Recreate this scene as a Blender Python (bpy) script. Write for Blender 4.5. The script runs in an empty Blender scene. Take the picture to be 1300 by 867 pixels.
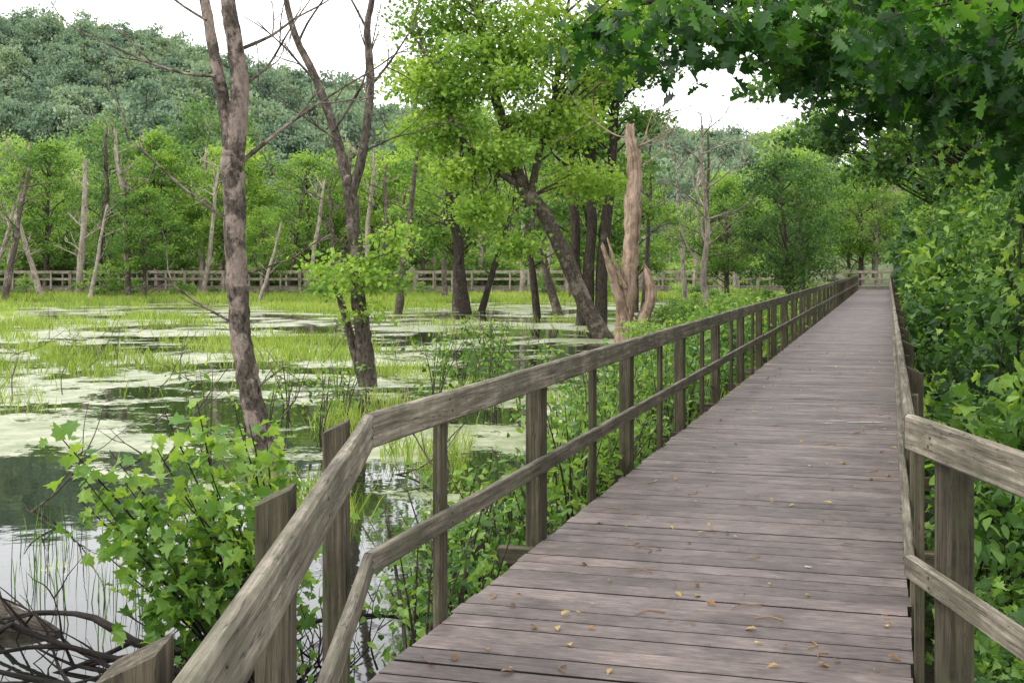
import bpy, math, numpy as np
from mathutils import Vector
rng=np.random.default_rng(11)
scene=bpy.context.scene
COL=scene.collection
# ---------------------------------------------------------------- helpers
def lin(r,g,b): return (r,g,b,1.0)
class MB:
    def __init__(s): s.V=[];s.F=[];s.n=0;s.var=[];s.g=[];s.m=[];s.sm=[]
    def add(s,V,F,var=0.5,g=None,mat=0,smooth=False):
        V=np.asarray(V,float);F=np.asarray(F,int)
        s.V.append(V);s.F.append(F+s.n)
        k=len(F)
        s.var.append(np.broadcast_to(np.asarray(var,float),(k,)).copy())
        s.g.append(np.asarray(g,float) if g is not None else V.copy())
        s.m.append(np.full(k,mat));s.sm.append(np.full(k,smooth))
        s.n+=len(V)
    def addF(s,F,var=0.5,mat=0,smooth=False):
        F=np.asarray(F,int); s.F.append(F);k=len(F)
        s.var.append(np.full(k,float(var)));s.m.append(np.full(k,mat));s.sm.append(np.full(k,smooth))
    def mesh(s,name,mats):
        me=bpy.data.meshes.new(name)
        V=np.concatenate(s.V)
        loops=np.concatenate([f.ravel() for f in s.F])
        tot=np.concatenate([np.full(len(f),f.shape[1]) for f in s.F])
        st=np.concatenate([[0],np.cumsum(tot)[:-1]])
        me.vertices.add(len(V));me.loops.add(len(loops));me.polygons.add(len(tot))
        me.vertices.foreach_set("co",V.astype(np.float32).ravel())
        me.loops.foreach_set("vertex_index",loops.astype(np.int32))
        me.polygons.foreach_set("loop_start",st.astype(np.int32))
        for m in mats: me.materials.append(m)
        me.polygons.foreach_set("material_index",np.concatenate(s.m).astype(np.int32))
        me.polygons.foreach_set("use_smooth",np.concatenate(s.sm).astype(bool))
        me.update(calc_edges=True)
        a=me.attributes.new("var",'FLOAT','FACE');a.data.foreach_set("value",np.concatenate(s.var).astype(np.float32))
        a=me.attributes.new("guv",'FLOAT_VECTOR','POINT');a.data.foreach_set("vector",np.concatenate(s.g).astype(np.float32).ravel())
        return me
    def obj(s,name,mats,parent=None,loc=None):
        o=bpy.data.objects.new(name,s.mesh(name,mats));COL.objects.link(o)
        if parent: o.parent=parent
        if loc: o.location=loc
        return o
def empty(name,loc=(0,0,0)):
    e=bpy.data.objects.new(name,None);COL.objects.link(e);e.location=loc;return e
def inst(name,me,loc,rz=0,sc=(1,1,1),parent=None):
    o=bpy.data.objects.new(name,me);COL.objects.link(o);o.location=loc;o.rotation_euler=(0,0,rz);o.scale=sc
    if parent:o.parent=parent
    return o
def nrm(a): return a/(np.linalg.norm(a,axis=-1,keepdims=True)+1e-9)
def smooth_path(P,R,k=5):
    P=np.asarray(P,float);R=np.asarray(R,float);n=len(P)
    if n<3: 
        t=np.linspace(0,1,k+1)[:,None];return P[0]*(1-t)+P[1]*t,R[0]*(1-t[:,0])+R[1]*t[:,0]
    Q=np.vstack([2*P[0]-P[1],P,2*P[-1]-P[-2]]);out=[];ro=[]
    for i in range(n-1):
        p0,p1,p2,p3=Q[i],Q[i+1],Q[i+2],Q[i+3]
        for t in np.linspace(0,1,k,endpoint=False):
            out.append(.5*((2*p1)+(-p0+p2)*t+(2*p0-5*p1+4*p2-p3)*t*t+(-p0+3*p1-3*p2+p3)*t**3));ro.append(R[i]*(1-t)+R[i+1]*t)
    out.append(P[-1]);ro.append(R[-1]);return np.array(out),np.array(ro)
def tube(mb,P,R,sides=8,k=5,rough=.06,mat=0,smooth=True,jag=0,wob=0):
    P,R=smooth_path(P,R,k);n=len(P)
    if wob: P[1:-1]+=rng.normal(0,wob,(n-2,3))
    T=nrm(np.gradient(P,axis=0));ref=np.array([.31,.9,.12]) if abs(T[0][2])>.6 else np.array([.1,.2,1.])
    U=nrm(np.cross(T,ref));W=np.cross(T,U)
    a=np.linspace(0,2*math.pi,sides,endpoint=False)
    lob=1+rough*rng.normal(0,.6,sides)[None,:]+rough*rng.normal(0,.7,(n,sides))
    rr=R[:,None]*lob
    V=P[:,None,:]+rr[...,None]*(np.cos(a)[None,:,None]*U[:,None,:]+np.sin(a)[None,:,None]*W[:,None,:])
    if jag: V[-1,:,:]+=T[-1]*rng.uniform(-jag,jag,sides)[:,None]
    L=np.concatenate([[0],np.cumsum(np.linalg.norm(np.diff(P,axis=0),axis=1))])
    off=rng.uniform(0,50)
    G=np.stack([np.cos(a)[None,:]*R[:,None],np.sin(a)[None,:]*R[:,None],np.broadcast_to(L[:,None]+off,(n,sides))],-1)
    i=np.arange(n-1)[:,None]*sides;j=np.arange(sides)[None,:];j2=(j+1)%sides
    F=np.stack([i+j,i+j2,i+sides+j2,i+sides+j],-1).reshape(-1,4)
    b=mb.n
    mb.add(V.reshape(-1,3),F,rng.uniform(.3,.7),G.reshape(-1,3),mat,smooth)
    mb.addF([list(b+(n-1)*sides+np.arange(sides))],.5,mat)
    return P
def mir(h):
    h=list(h);return np.array(h+[(-x,y) for x,y in h[::-1] if x>0.001])
LEAF={'far':np.array([(0,0),(.33,.5),(0,1),(-.33,.5)]),
 'simple':mir([(0,0),(.27,.3),(.23,.65),(0,1)]),
 'maple':mir([(0,0),(.30,.0),(.27,.17),(.58,.36),(.33,.47),(.36,.66),(.17,.62),(0,1)]),
 'oak':mir([(0,0),(.05,.14),(.22,.16),(.11,.30),(.40,.40),(.15,.50),(.44,.68),(.18,.72),(.22,.88),(0,1)])}
def leaves(mb,C,size,var,kind='simple',up=.6,mat=0,droop=0.0):
    C=np.asarray(C,float);N=len(C);S=LEAF[kind];m=len(S)
    w=nrm(rng.normal(0,.6,(N,3))+np.array([0,0,up]))
    r=rng.normal(0,1,(N,3));r[:,2]-=droop
    v=nrm(r-w*(r*w).sum(1,keepdims=True));u=np.cross(v,w)
    sz=np.broadcast_to(size,(N,))*rng.uniform(.65,1.25,N)
    wid=rng.uniform(.75,1.1,N)
    x=S[:,0];y=S[:,1];z=.35*np.abs(x)-.22*y*y
    V=C[:,None,:]+sz[:,None,None]*(x[None,:,None]*wid[:,None,None]*u[:,None,:]+y[None,:,None]*v[:,None,:]+z[None,:,None]*w[:,None,:])
    F=np.arange(N*m).reshape(N,m)
    mb.add(V.reshape(-1,3),F,var,None,mat,False)
def crown(mb,blobs,size,per,rc,kind,mat=0,shell=.6,up=.6,droop=0.,vb=0.,lim=None):
    allc=[]
    for (cx,cy,cz,rx,ry,rz,nc) in blobs:
        d=nrm(rng.normal(0,1,(nc,3)));rad=rng.uniform(0,1,(nc,1))**(.33)*(1-shell*.3)+shell*.3*rng.uniform(0,1,(nc,1))
        C=np.array([cx,cy,cz])+d*rad*np.array([rx,ry,rz])
        allc.append(C)
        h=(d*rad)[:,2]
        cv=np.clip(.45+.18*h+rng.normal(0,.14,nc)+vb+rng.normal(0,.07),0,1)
        P=np.repeat(C,per,0)+rng.normal(0,1,(nc*per,3))*np.array([rc,rc,rc*.5])*.6
        va=np.clip(np.repeat(cv,per)+rng.normal(0,.13,nc*per),0,1)
        if lim is not None:
            l=lim(P[:,1])+size*.9;ok=(P[:,0]>l)|(P[:,2]>2.0)
            P=P[ok];va=va[ok]
        if len(P): leaves(mb,P,size,va,kind,up,mat,droop)
    return np.concatenate(allc)
def branches(mb,trunk,targets,r0,mat=0,sides=5,rt=.25,lift=.25):
    trunk=np.asarray(trunk)
    for t in targets:
        d=np.linalg.norm(trunk[:,:2]-t[:2],axis=1)*.6+np.abs(trunk[:,2]-(t[2]-np.linalg.norm(trunk[:,:2]-t[:2],axis=1)*.7))
        p=trunk[np.argmin(d)];L=np.linalg.norm(t-p)
        mid=p*.5+t*.5+np.array([rng.normal(0,.08),rng.normal(0,.08),lift*.35])*L
        q=p*.2+t*.8+np.array([rng.normal(0,.06),rng.normal(0,.06),lift*.25])*L
        tube(mb,[p,mid,q,t],[r0,r0*.6,r0*.4,r0*rt],sides,3,.1,mat)
def twigs(mb,p,d,L,r,depth,mat=0,spread=.7,upb=.15,kids=3):
    d=np.asarray(d,float);p=np.asarray(p,float)
    pts=[p];cur=p.copy();dd=nrm(d)
    for i in range(4):
        dd=nrm(dd+rng.normal(0,.17,3)+np.array([0,0,upb*.3]));cur=cur+dd*L/4;pts.append(cur.copy())
    tube(mb,pts,np.linspace(r,r*.3,5),5 if depth<2 else 6,2,.08,mat)
    if depth>0:
        for k in range(kids):
            i=rng.integers(1,5);nd=nrm(dd+rng.normal(0,spread,3)+np.array([0,0,upb]))
            twigs(mb,pts[i],nd,L*rng.uniform(.4,.7),r*.5,depth-1,mat,spread,upb,kids)
# ---------------------------------------------------------------- materials
def newmat(name):
    m=bpy.data.materials.new(name);m.use_nodes=True;nt=m.node_tree
    return m,nt,nt.nodes,nt.links,nt.nodes["Principled BSDF"]
def ramp(nd,stops):
    r=nd.new("ShaderNodeValToRGB");e=r.color_ramp.elements
    e[0].position,e[0].color=stops[0];e[1].position,e[1].color=stops[-1]
    for p,c in stops[1:-1]:
        x=e.new(p);x.color=c
    return r
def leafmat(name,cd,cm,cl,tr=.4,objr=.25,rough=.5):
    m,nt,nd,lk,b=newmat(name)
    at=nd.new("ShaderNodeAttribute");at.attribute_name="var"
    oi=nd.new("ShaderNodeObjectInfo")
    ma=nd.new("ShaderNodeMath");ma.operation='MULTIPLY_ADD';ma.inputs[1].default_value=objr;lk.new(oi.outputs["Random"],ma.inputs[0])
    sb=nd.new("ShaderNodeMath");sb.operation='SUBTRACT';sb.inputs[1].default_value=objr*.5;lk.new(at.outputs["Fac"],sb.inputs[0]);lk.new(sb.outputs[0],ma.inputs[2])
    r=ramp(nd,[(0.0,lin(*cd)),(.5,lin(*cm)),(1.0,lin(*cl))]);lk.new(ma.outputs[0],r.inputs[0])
    lk.new(r.outputs[0],b.inputs["Base Color"]);b.inputs["Roughness"].default_value=rough;b.inputs["Specular IOR Level"].default_value=.35
    t=nd.new("ShaderNodeBsdfTranslucent")
    mx=nd.new("ShaderNodeMix");mx.data_type='RGBA';mx.blend_type='MULTIPLY';mx.inputs[0].default_value=1
    lk.new(r.outputs[0],mx.inputs[6]);mx.inputs[7].default_value=(1.6,1.5,.75,1);lk.new(mx.outputs[2],t.inputs["Color"])
    ms=nd.new("ShaderNodeMixShader");ms.inputs[0].default_value=tr
    lk.new(b.outputs[0],ms.inputs[1]);lk.new(t.outputs[0],ms.inputs[2]);lk.new(ms.outputs[0],nd["Material Output"].inputs[0])
    return m
M_leaf=leafmat("leaf_fresh",(.028,.072,.018),(.115,.235,.045),(.31,.45,.09),.45)
M_leafy=leafmat("leaf_yellowgreen",(.05,.115,.025),(.185,.33,.055),(.39,.52,.11),.5)
M_leafd=leafmat("leaf_deep",(.012,.038,.012),(.042,.11,.026),(.13,.25,.05),.4)
MF1=leafmat("far_leaf_fresh_hazed",(.04,.095,.03),(.15,.27,.075),(.34,.47,.15),.45,.55)  # far leaf set (MF materials): paler colours stand in for distance haze
MF2=leafmat("far_leaf_yellowgreen_hazed",(.07,.14,.035),(.21,.35,.09),(.40,.51,.17),.5,.5)
MF3=leafmat("far_leaf_deep_hazed",(.03,.075,.03),(.085,.175,.06),(.2,.33,.10),.4,.5)
M_oak=leafmat("oak_leaf",(.007,.030,.008),(.026,.09,.015),(.13,.29,.04),.5,.1,.4)
M_shrub=leafmat("shrub_leaf",(.014,.04,.011),(.062,.15,.03),(.22,.37,.08),.42)
M_hill=leafmat("hill_leaf_hazed",(.11,.185,.145),(.18,.265,.185),(.29,.37,.235),.3,.55)  # bluish pale green: aerial haze mixed into the leaf colour
M_grass=leafmat("marsh_grass",(.10,.16,.03),(.25,.36,.07),(.46,.53,.18),.45)
M_dry=leafmat("dry_leaf",(.10,.05,.02),(.30,.16,.06),(.50,.42,.14),.2)
def barkmat(name,c1,c2,c3,sc=1.0,patch=0.5,st=3,lo=.38,hi=.62):
    m,nt,nd,lk,b=newmat(name)
    at=nd.new("ShaderNodeAttribute");at.attribute_name="guv"
    mp=nd.new("ShaderNodeMapping");mp.inputs["Scale"].default_value=(14*sc,14*sc,st*sc);lk.new(at.outputs["Vector"],mp.inputs[0])
    n=nd.new("ShaderNodeTexNoise");n.inputs["Scale"].default_value=1.5;n.inputs["Detail"].default_value=9;n.inputs["Roughness"].default_value=.78;lk.new(mp.outputs[0],n.inputs[0])
    n2=nd.new("ShaderNodeTexNoise");n2.inputs["Scale"].default_value=2.4;n2.inputs["Detail"].default_value=8;n2.inputs["Roughness"].default_value=.7;lk.new(at.outputs["Vector"],n2.inputs[0])
    r=ramp(nd,[(lo,lin(*c1)),(hi,lin(*c2))]);lk.new(n.outputs[0],r.inputs[0])
    r2=ramp(nd,[(patch-.02,lin(0,0,0)),(patch+.04,lin(1,1,1))]);lk.new(n2.outputs[0],r2.inputs[0])
    mx=nd.new("ShaderNodeMix");mx.data_type='RGBA';lk.new(r2.outputs[0],mx.inputs[0]);lk.new(r.outputs[0],mx.inputs[6])
    r4=ramp(nd,[(lo-.05,lin(.35,.33,.31)),(hi,lin(1,1,1))]);lk.new(n.outputs[0],r4.inputs[0])
    mm=nd.new("ShaderNodeMix");mm.data_type='RGBA';mm.blend_type='MULTIPLY';mm.inputs[0].default_value=1;mm.inputs[6].default_value=lin(*c3);lk.new(r4.outputs[0],mm.inputs[7])
    lk.new(mm.outputs[2],mx.inputs[7]);lk.new(mx.outputs[2],b.inputs["Base Color"]);b.inputs["Roughness"].default_value=.9;b.inputs["Specular IOR Level"].default_value=.15
    bp=nd.new("ShaderNodeBump");bp.inputs["Strength"].default_value=1;bp.inputs["Distance"].default_value=.04;lk.new(n.outputs[0],bp.inputs["Height"]);lk.new(bp.outputs[0],b.inputs["Normal"])
    return m
M_bark=barkmat("bark_grey",(.022,.018,.014),(.15,.125,.10),(.26,.22,.18),1,.55,5)
M_barkA=barkmat("bark_peeling",(.022,.018,.013),(.18,.15,.12),(.42,.34,.285),1.2,.50,7)
M_barkd=barkmat("bark_dark",(.012,.010,.008),(.085,.07,.055),(.13,.11,.09),1,.6,4)
M_snag=barkmat("dead_wood",(.11,.075,.05),(.40,.285,.205),(.50,.375,.285),.55,.5,1.6)
M_pale=barkmat("dead_wood_pale",(.12,.10,.08),(.36,.31,.25),(.46,.40,.33),.7,.5,3)
M_wet=barkmat("wet_wood",(.012,.010,.009),(.06,.05,.045),(.09,.08,.07),1,.6)
def woodmat(name,c1,c2,c3,rough=.85,gs=(1.2,28,28),bump=.35,vari=.35,spec=.25,green=None,crack=0,stain=None):
    m,nt,nd,lk,b=newmat(name)
    at=nd.new("ShaderNodeAttribute");at.attribute_name="guv"
    va=nd.new("ShaderNodeAttribute");va.attribute_name="var"
    mp=nd.new("ShaderNodeMapping");mp.inputs["Scale"].default_value=gs;lk.new(at.outputs["Vector"],mp.inputs[0])
    n=nd.new("ShaderNodeTexNoise");n.inputs["Scale"].default_value=1.7;n.inputs["Detail"].default_value=10;n.inputs["Roughness"].default_value=.72;lk.new(mp.outputs[0],n.inputs[0])
    n2=nd.new("ShaderNodeTexNoise");n2.inputs["Scale"].default_value=2.3;n2.inputs["Detail"].default_value=6;n2.inputs["Roughness"].default_value=.65;lk.new(at.outputs["Vector"],n2.inputs[0])
    r=ramp(nd,[(.34,lin(*c1)),(.5,lin(*c2)),(.66,lin(*c3))]);lk.new(n.outputs[0],r.inputs[0])
    mr=nd.new("ShaderNodeMapRange");mr.inputs[1].default_value=0;mr.inputs[2].default_value=1;mr.inputs[3].default_value=1-vari;mr.inputs[4].default_value=1+vari;lk.new(va.outputs["Fac"],mr.inputs[0])
    mr2=nd.new("ShaderNodeMapRange");mr2.inputs[1].default_value=.3;mr2.inputs[2].default_value=.7;mr2.inputs[3].default_value=.55;mr2.inputs[4].default_value=1.38;lk.new(n2.outputs[0],mr2.inputs[0])
    mu=nd.new("ShaderNodeMath");mu.operation='MULTIPLY';lk.new(mr.outputs[0],mu.inputs[0]);lk.new(mr2.outputs[0],mu.inputs[1])
    vm=nd.new("ShaderNodeVectorMath");vm.operation='SCALE';lk.new(r.outputs[0],vm.inputs[0]);lk.new(mu.outputs[0],vm.inputs["Scale"])
    out=vm.outputs[0]
    if green:
        r3=ramp(nd,[(.46,lin(0,0,0)),(.66,lin(.8,.8,.8))]);n3=nd.new("ShaderNodeTexNoise");n3.inputs["Scale"].default_value=5.2;n3.inputs["Detail"].default_value=8;n3.inputs["Roughness"].default_value=.7;lk.new(at.outputs["Vector"],n3.inputs[0]);lk.new(n3.outputs[0],r3.inputs[0])
        mg=nd.new("ShaderNodeMix");mg.data_type='RGBA';lk.new(r3.outputs[0],mg.inputs[0]);lk.new(out,mg.inputs[6]);mg.inputs[7].default_value=lin(*green);out=mg.outputs[2]
    if crack:   # long thin drying cracks along the grain
        mc=nd.new("ShaderNodeMapping");mc.inputs["Scale"].default_value=(1.1,20,20);mc.inputs["Location"].default_value=(7,3,1);lk.new(at.outputs["Vector"],mc.inputs[0])
        nc=nd.new("ShaderNodeTexNoise");nc.inputs["Scale"].default_value=1.6;nc.inputs["Detail"].default_value=3;lk.new(mc.outputs[0],nc.inputs[0])
        rc_=ramp(nd,[(.488,lin(0,0,0)),(.5,lin(crack,crack,crack)),(.512,lin(0,0,0))]);lk.new(nc.outputs[0],rc_.inputs[0])
        mk=nd.new("ShaderNodeMix");mk.data_type='RGBA';lk.new(rc_.outputs[0],mk.inputs[0]);lk.new(out,mk.inputs[6]);mk.inputs[7].default_value=(.02,.016,.012,1);out=mk.outputs[2]
    if stain:   # blotches and traffic wear in world space
        gg=nd.new("ShaderNodeNewGeometry");ns=nd.new("ShaderNodeTexNoise");ns.inputs["Scale"].default_value=1.1;ns.inputs["Detail"].default_value=7;ns.inputs["Roughness"].default_value=.68;lk.new(gg.outputs["Position"],ns.inputs[0])
        rs=ramp(nd,[(.35,lin(.74,.74,.76)),(.5,lin(1,1,1)),(.66,lin(1.25,1.24,1.2))]);lk.new(ns.outputs[0],rs.inputs[0])
        mk=nd.new("ShaderNodeMix");mk.data_type='RGBA';mk.blend_type='MULTIPLY';mk.inputs[0].default_value=1;lk.new(out,mk.inputs[6]);lk.new(rs.outputs[0],mk.inputs[7]);out=mk.outputs[2]
    lk.new(out,b.inputs["Base Color"]);b.inputs["Roughness"].default_value=rough;b.inputs["Specular IOR Level"].default_value=spec
    bp=nd.new("ShaderNodeBump");bp.inputs["Strength"].default_value=bump;bp.inputs["Distance"].default_value=.006;lk.new(n.outputs[0],bp.inputs["Height"]);lk.new(bp.outputs[0],b.inputs["Normal"])
    return m
M_rail=woodmat("weathered_rail_wood",(.055,.046,.034),(.155,.135,.102),(.32,.285,.225),green=(.10,.10,.064),bump=.5,crack=.8)
M_railfar=woodmat("pale_rail_wood",(.10,.085,.065),(.22,.185,.15),(.33,.285,.235))
M_post=woodmat("weathered_post_wood",(.022,.017,.011),(.072,.06,.040),(.155,.13,.09),green=(.055,.06,.028),bump=.5,crack=.85)
M_deck=woodmat("composite_deck",(.070,.053,.048),(.125,.098,.090),(.19,.156,.146),rough=.58,gs=(5,30,30),bump=.3,vari=.2,spec=.32,stain=1)
M_gap=woodmat("board_edges_gap_shade",(.012,.009,.008),(.022,.017,.015),(.04,.03,.028))  # near-black plank sides: gap shade painted in, along with dirt
mm_,_a,_b,_c,M_bb=newmat("galvanised_bolt");M_bb.inputs["Base Color"].default_value=(.10,.09,.08,1);M_bb.inputs["Metallic"].default_value=.6;M_bb.inputs["Roughness"].default_value=.6;M_bolt=mm_
# ---------------------------------------------------------------- terrain
TH=.29875;D=nrm(np.array([TH,1.0]));PR=np.array([D[1],-D[0]])
LA,RA=-2.066,.085
def wn(x,y,s=1.0):
    return (np.sin(x*.9*s+1.3)*np.cos(y*.7*s+.4)+.5*np.sin(x*2.1*s+y*1.3*s)+.3*np.cos(y*3.1*s-x*1.7*s+2))/1.8
def sst(a,b,x): 
    t=np.clip((x-a)/(b-a),0,1);return t*t*(3-2*t)
def shore_s(y): return np.interp(y,[0,5,15,30,50,80],[-.3,-.1,.3,2.0,5,9])
def hillH(x): return np.interp(x,[-900,-260,-170,-120,-66,-39,0,74,160,900],[70,74,73,67,53,43,37,36,32,30])
def terr(x,y):
    right=x-(TH*y+RA)
    right=np.where(y<5,x-1.6,right)
    left=np.where(y<5,x+.55,x-(TH*y+LA))+shore_s(y)+.35*wn(x,y,.8)
    landR=sst(-.9,.5,left)
    landF=sst(0,4,y-80-2.5*wn(x*.3,y*.1))
    landL=sst(-70,-80,x)
    land=np.maximum(np.maximum(landR,landF),landL)
    z=-1.35+land*(.85)+.06*wn(x*2,y*2)
    z=z+np.clip(right-.3,0,6)*.13*landR+ .004*np.clip(y-90,0,200)
    z=z+hillH(x*420/np.maximum(y,200))*sst(190,430,y)
    return z
def rlim(y): return np.where(y<5,1.60,TH*y+RA)+.07
xs=np.concatenate([np.linspace(-900,-100,30)[:-1],np.linspace(-100,-14,50)[:-1],np.linspace(-14,14,113)[:-1],np.linspace(14,60,60)[:-1],np.linspace(60,900,35)])
ys=np.concatenate([np.linspace(-40,0,12)[:-1],np.linspace(0,30,100)[:-1],np.linspace(30,110,110)[:-1],np.linspace(110,500,60)[:-1],np.linspace(500,1500,10)])
X,Y=np.meshgrid(xs,ys);Z=terr(X,Y)
mb=MB();nx=len(xs);ny=len(ys)
i=np.arange(ny-1)[:,None]*nx;j=np.arange(nx-1)[None,:]
mb.add(np.stack([X,Y,Z],-1).reshape(-1,3),np.stack([i+j,i+j+1,i+nx+j+1,i+nx+j],-1).reshape(-1,4),.5,None,0,True)
m,nt,nd,lk,b=newmat("ground_soil")
g=nd.new("ShaderNodeNewGeometry");n=nd.new("ShaderNodeTexNoise");n.inputs["Scale"].default_value=.8;n.inputs["Detail"].default_value=9;lk.new(g.outputs["Position"],n.inputs[0])
r=ramp(nd,[(.35,lin(.045,.035,.02)),(.5,lin(.05,.075,.02)),(.66,lin(.11,.17,.035))]);lk.new(n.outputs[0],r.inputs[0]);lk.new(r.outputs[0],b.inputs["Base Color"]);b.inputs["Roughness"].default_value=1
n2=nd.new("ShaderNodeTexNoise");n2.inputs["Scale"].default_value=12;n2.inputs["Detail"].default_value=6;lk.new(g.outputs["Position"],n2.inputs[0])
bp=nd.new("ShaderNodeBump");bp.inputs["Distance"].default_value=.08;lk.new(n2.outputs[0],bp.inputs["Height"]);lk.new(bp.outputs[0],b.inputs["Normal"])
mb.obj("ground",[m])
# ---------------------------------------------------------------- water
WZ=-.7
mb=MB();mb.add([(-110,-30,WZ),(45,-30,WZ),(45,110,WZ),(-110,110,WZ)],[[0,1,2,3]])
m,nt,nd,lk,b=newmat("pond_water_duckweed")
g=nd.new("ShaderNodeNewGeometry")
mp=nd.new("ShaderNodeMapping");mp.inputs["Scale"].default_value=(.27,.27,1);mp.inputs["Location"].default_value=(3.3,1.7,0);lk.new(g.outputs["Position"],mp.inputs[0])
n1=nd.new("ShaderNodeTexNoise");n1.inputs["Scale"].default_value=1;n1.inputs["Detail"].default_value=9;n1.inputs["Roughness"].default_value=.66;n1.inputs["Distortion"].default_value=.5;lk.new(mp.outputs[0],n1.inputs[0])
n2=nd.new("ShaderNodeTexNoise");n2.inputs["Scale"].default_value=7;n2.inputs["Detail"].default_value=7;n2.inputs["Roughness"].default_value=.8;lk.new(g.outputs["Position"],n2.inputs[0])
s=nd.new("ShaderNodeSeparateXYZ");lk.new(g.outputs["Position"],s.inputs[0])
thr=nd.new("ShaderNodeMapRange");thr.inputs[1].default_value=8;thr.inputs[2].default_value=16;thr.inputs[3].default_value=.13;thr.inputs[4].default_value=-.0;lk.new(s.outputs["Y"],thr.inputs[0])
a1=nd.new("ShaderNodeMath");a1.operation='MULTIPLY_ADD';a1.inputs[1].default_value=.30;lk.new(n2.outputs[0],a1.inputs[0]);lk.new(n1.outputs[0],a1.inputs[2])
a2=nd.new("ShaderNodeMath");a2.operation='SUBTRACT';lk.new(a1.outputs[0],a2.inputs[0]);lk.new(thr.outputs[0],a2.inputs[1])
r=ramp(nd,[(.648,lin(0,0,0)),(.672,lin(1,1,1))]);lk.new(a2.outputs[0],r.inputs[0])
wc=nd.new("ShaderNodeBsdfPrincipled");wc.inputs["Base Color"].default_value=(.012,.014,.010,1);wc.inputs["Roughness"].default_value=.03;wc.inputs["IOR"].default_value=1.38;wc.inputs["Specular IOR Level"].default_value=.7
n4=nd.new("ShaderNodeTexNoise");n4.inputs["Scale"].default_value=2.2;n4.inputs["Detail"].default_value=3;lk.new(g.outputs["Position"],n4.inputs[0])
bpw=nd.new("ShaderNodeBump");bpw.inputs["Strength"].default_value=.12;bpw.inputs["Distance"].default_value=.02;lk.new(n4.outputs[0],bpw.inputs["Height"]);lk.new(bpw.outputs[0],wc.inputs["Normal"])
n3=nd.new("ShaderNodeTexNoise");n3.inputs["Scale"].default_value=1.6;n3.inputs["Detail"].default_value=10;n3.inputs["Roughness"].default_value=.78;lk.new(g.outputs["Position"],n3.inputs[0])
rc=ramp(nd,[(.36,lin(.10,.135,.045)),(.5,lin(.24,.265,.14)),(.62,lin(.43,.42,.31))]);lk.new(n3.outputs[0],rc.inputs[0]);lk.new(rc.outputs[0],b.inputs["Base Color"]);b.inputs["Roughness"].default_value=.4;b.inputs["Specular IOR Level"].default_value=.5
bp=nd.new("ShaderNodeBump");bp.inputs["Strength"].default_value=.5;bp.inputs["Distance"].default_value=.02;lk.new(n2.outputs[0],bp.inputs["Height"]);lk.new(bp.outputs[0],b.inputs["Normal"])
ms=nd.new("ShaderNodeMixShader");lk.new(r.outputs[0],ms.inputs[0]);lk.new(wc.outputs[0],ms.inputs[1]);lk.new(b.outputs[0],ms.inputs[2]);lk.new(ms.outputs[0],nd["Material Output"].inputs[0])
mb.obj("pond_water",[m])
# ---------------------------------------------------------------- boards
def board(mb,p0,p1,a,ca,cb,cham=.006,mat=0,var=None,segs=1,chtop=0,warp=0.0):
    p0=np.array(p0,float);p1=np.array(p1,float);t=nrm(p1-p0);L=np.linalg.norm(p1-p0)
    a=np.array(a,float);a=nrm(a-t*(a@t));c=np.cross(t,a)
    ha,hb=ca/2,cb/2;h=cham
    pr=[(-ha+h,-hb),(ha-h,-hb),(ha,-hb+h),(ha,hb-h),(ha-h,hb),(-ha+h,hb),(-ha,hb-h),(-ha,-hb+h)]
    V=[];G=[];off=rng.uniform(0,40,3);n=segs+1
    for k in range(n):
        f=k/segs;w=rng.normal(0,warp,2) if 0<k<segs else (0,0)
        for (x,y) in pr:
            e=0
            if chtop and k==n-1: e=-chtop*(x+ha)/(2*ha)
            V.append(p0+t*(L*f+e)+a*(x+w[0])+c*(y+w[1]));G.append(off+np.array([L*f,x,y]))
    F=[]
    for k in range(n-1):
        for q in range(8):
            q2=(q+1)%8;F.append([k*8+q,k*8+q2,(k+1)*8+q2,(k+1)*8+q])
    v=rng.uniform(0,1) if var is None else var
    b=mb.n;mb.add(V,F,v,G,mat);mb.addF([list(b+np.arange(8))[::-1],list(b+(n-1)*8+np.arange(8))],v,mat)
def v3(p,z): return np.array([p[0],p[1],z])
Lc=np.array([-.57,5.0]);Rc=np.array([1.565,4.96])
YE=87.5
Lend=np.array([TH*YE+LA,YE]);Rend=np.array([TH*YE+RA,YE])
boardwalk=empty("boardwalk")
def clip(poly,n,c):
    out=[]
    for i in range(len(poly)):
        p,q=poly[i],poly[(i+1)%len(poly)];dp,dq=p@n-c,q@n-c
        if dp>=0: out.append(p)
        if (dp>=0)!=(dq>=0): out.append(p+(q-p)*dp/(dp-dq))
    return out
def plank(mb,poly,along,z1,th,var):
    poly=np.array(poly);n=len(poly);zz=z1+rng.normal(0,.0014)
    if n<3:return
    al=np.array(along);pe=np.array([-al[1],al[0]]);off=rng.uniform(0,60,3)
    mid=(poly@pe).mean();top=poly-pe*(np.sign(poly@pe-mid)*.004)[:,None]
    V=[v3(p,zz-th) for p in poly]+[v3(p,zz-.003) for p in poly]+[v3(p,zz) for p in top]
    G=[off+np.array([p@al,p@pe,0]) for p in poly]*3
    b=mb.n
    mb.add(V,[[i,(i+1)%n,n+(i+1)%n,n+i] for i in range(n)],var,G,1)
    mb.addF([[b+n+i,b+n+(i+1)%n,b+2*n+(i+1)%n,b+2*n+i] for i in range(n)],var,0)
    mb.addF([list(b+2*n+np.arange(n))],var,0)
deck=MB()
org=(Lc+Rc)/2; pitch=.185
s=-.9
mit=nrm(Rc-Lc);mn=np.array([-mit[1],mit[0]])
joints=[2.75*k for k in range(0,34)]
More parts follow.
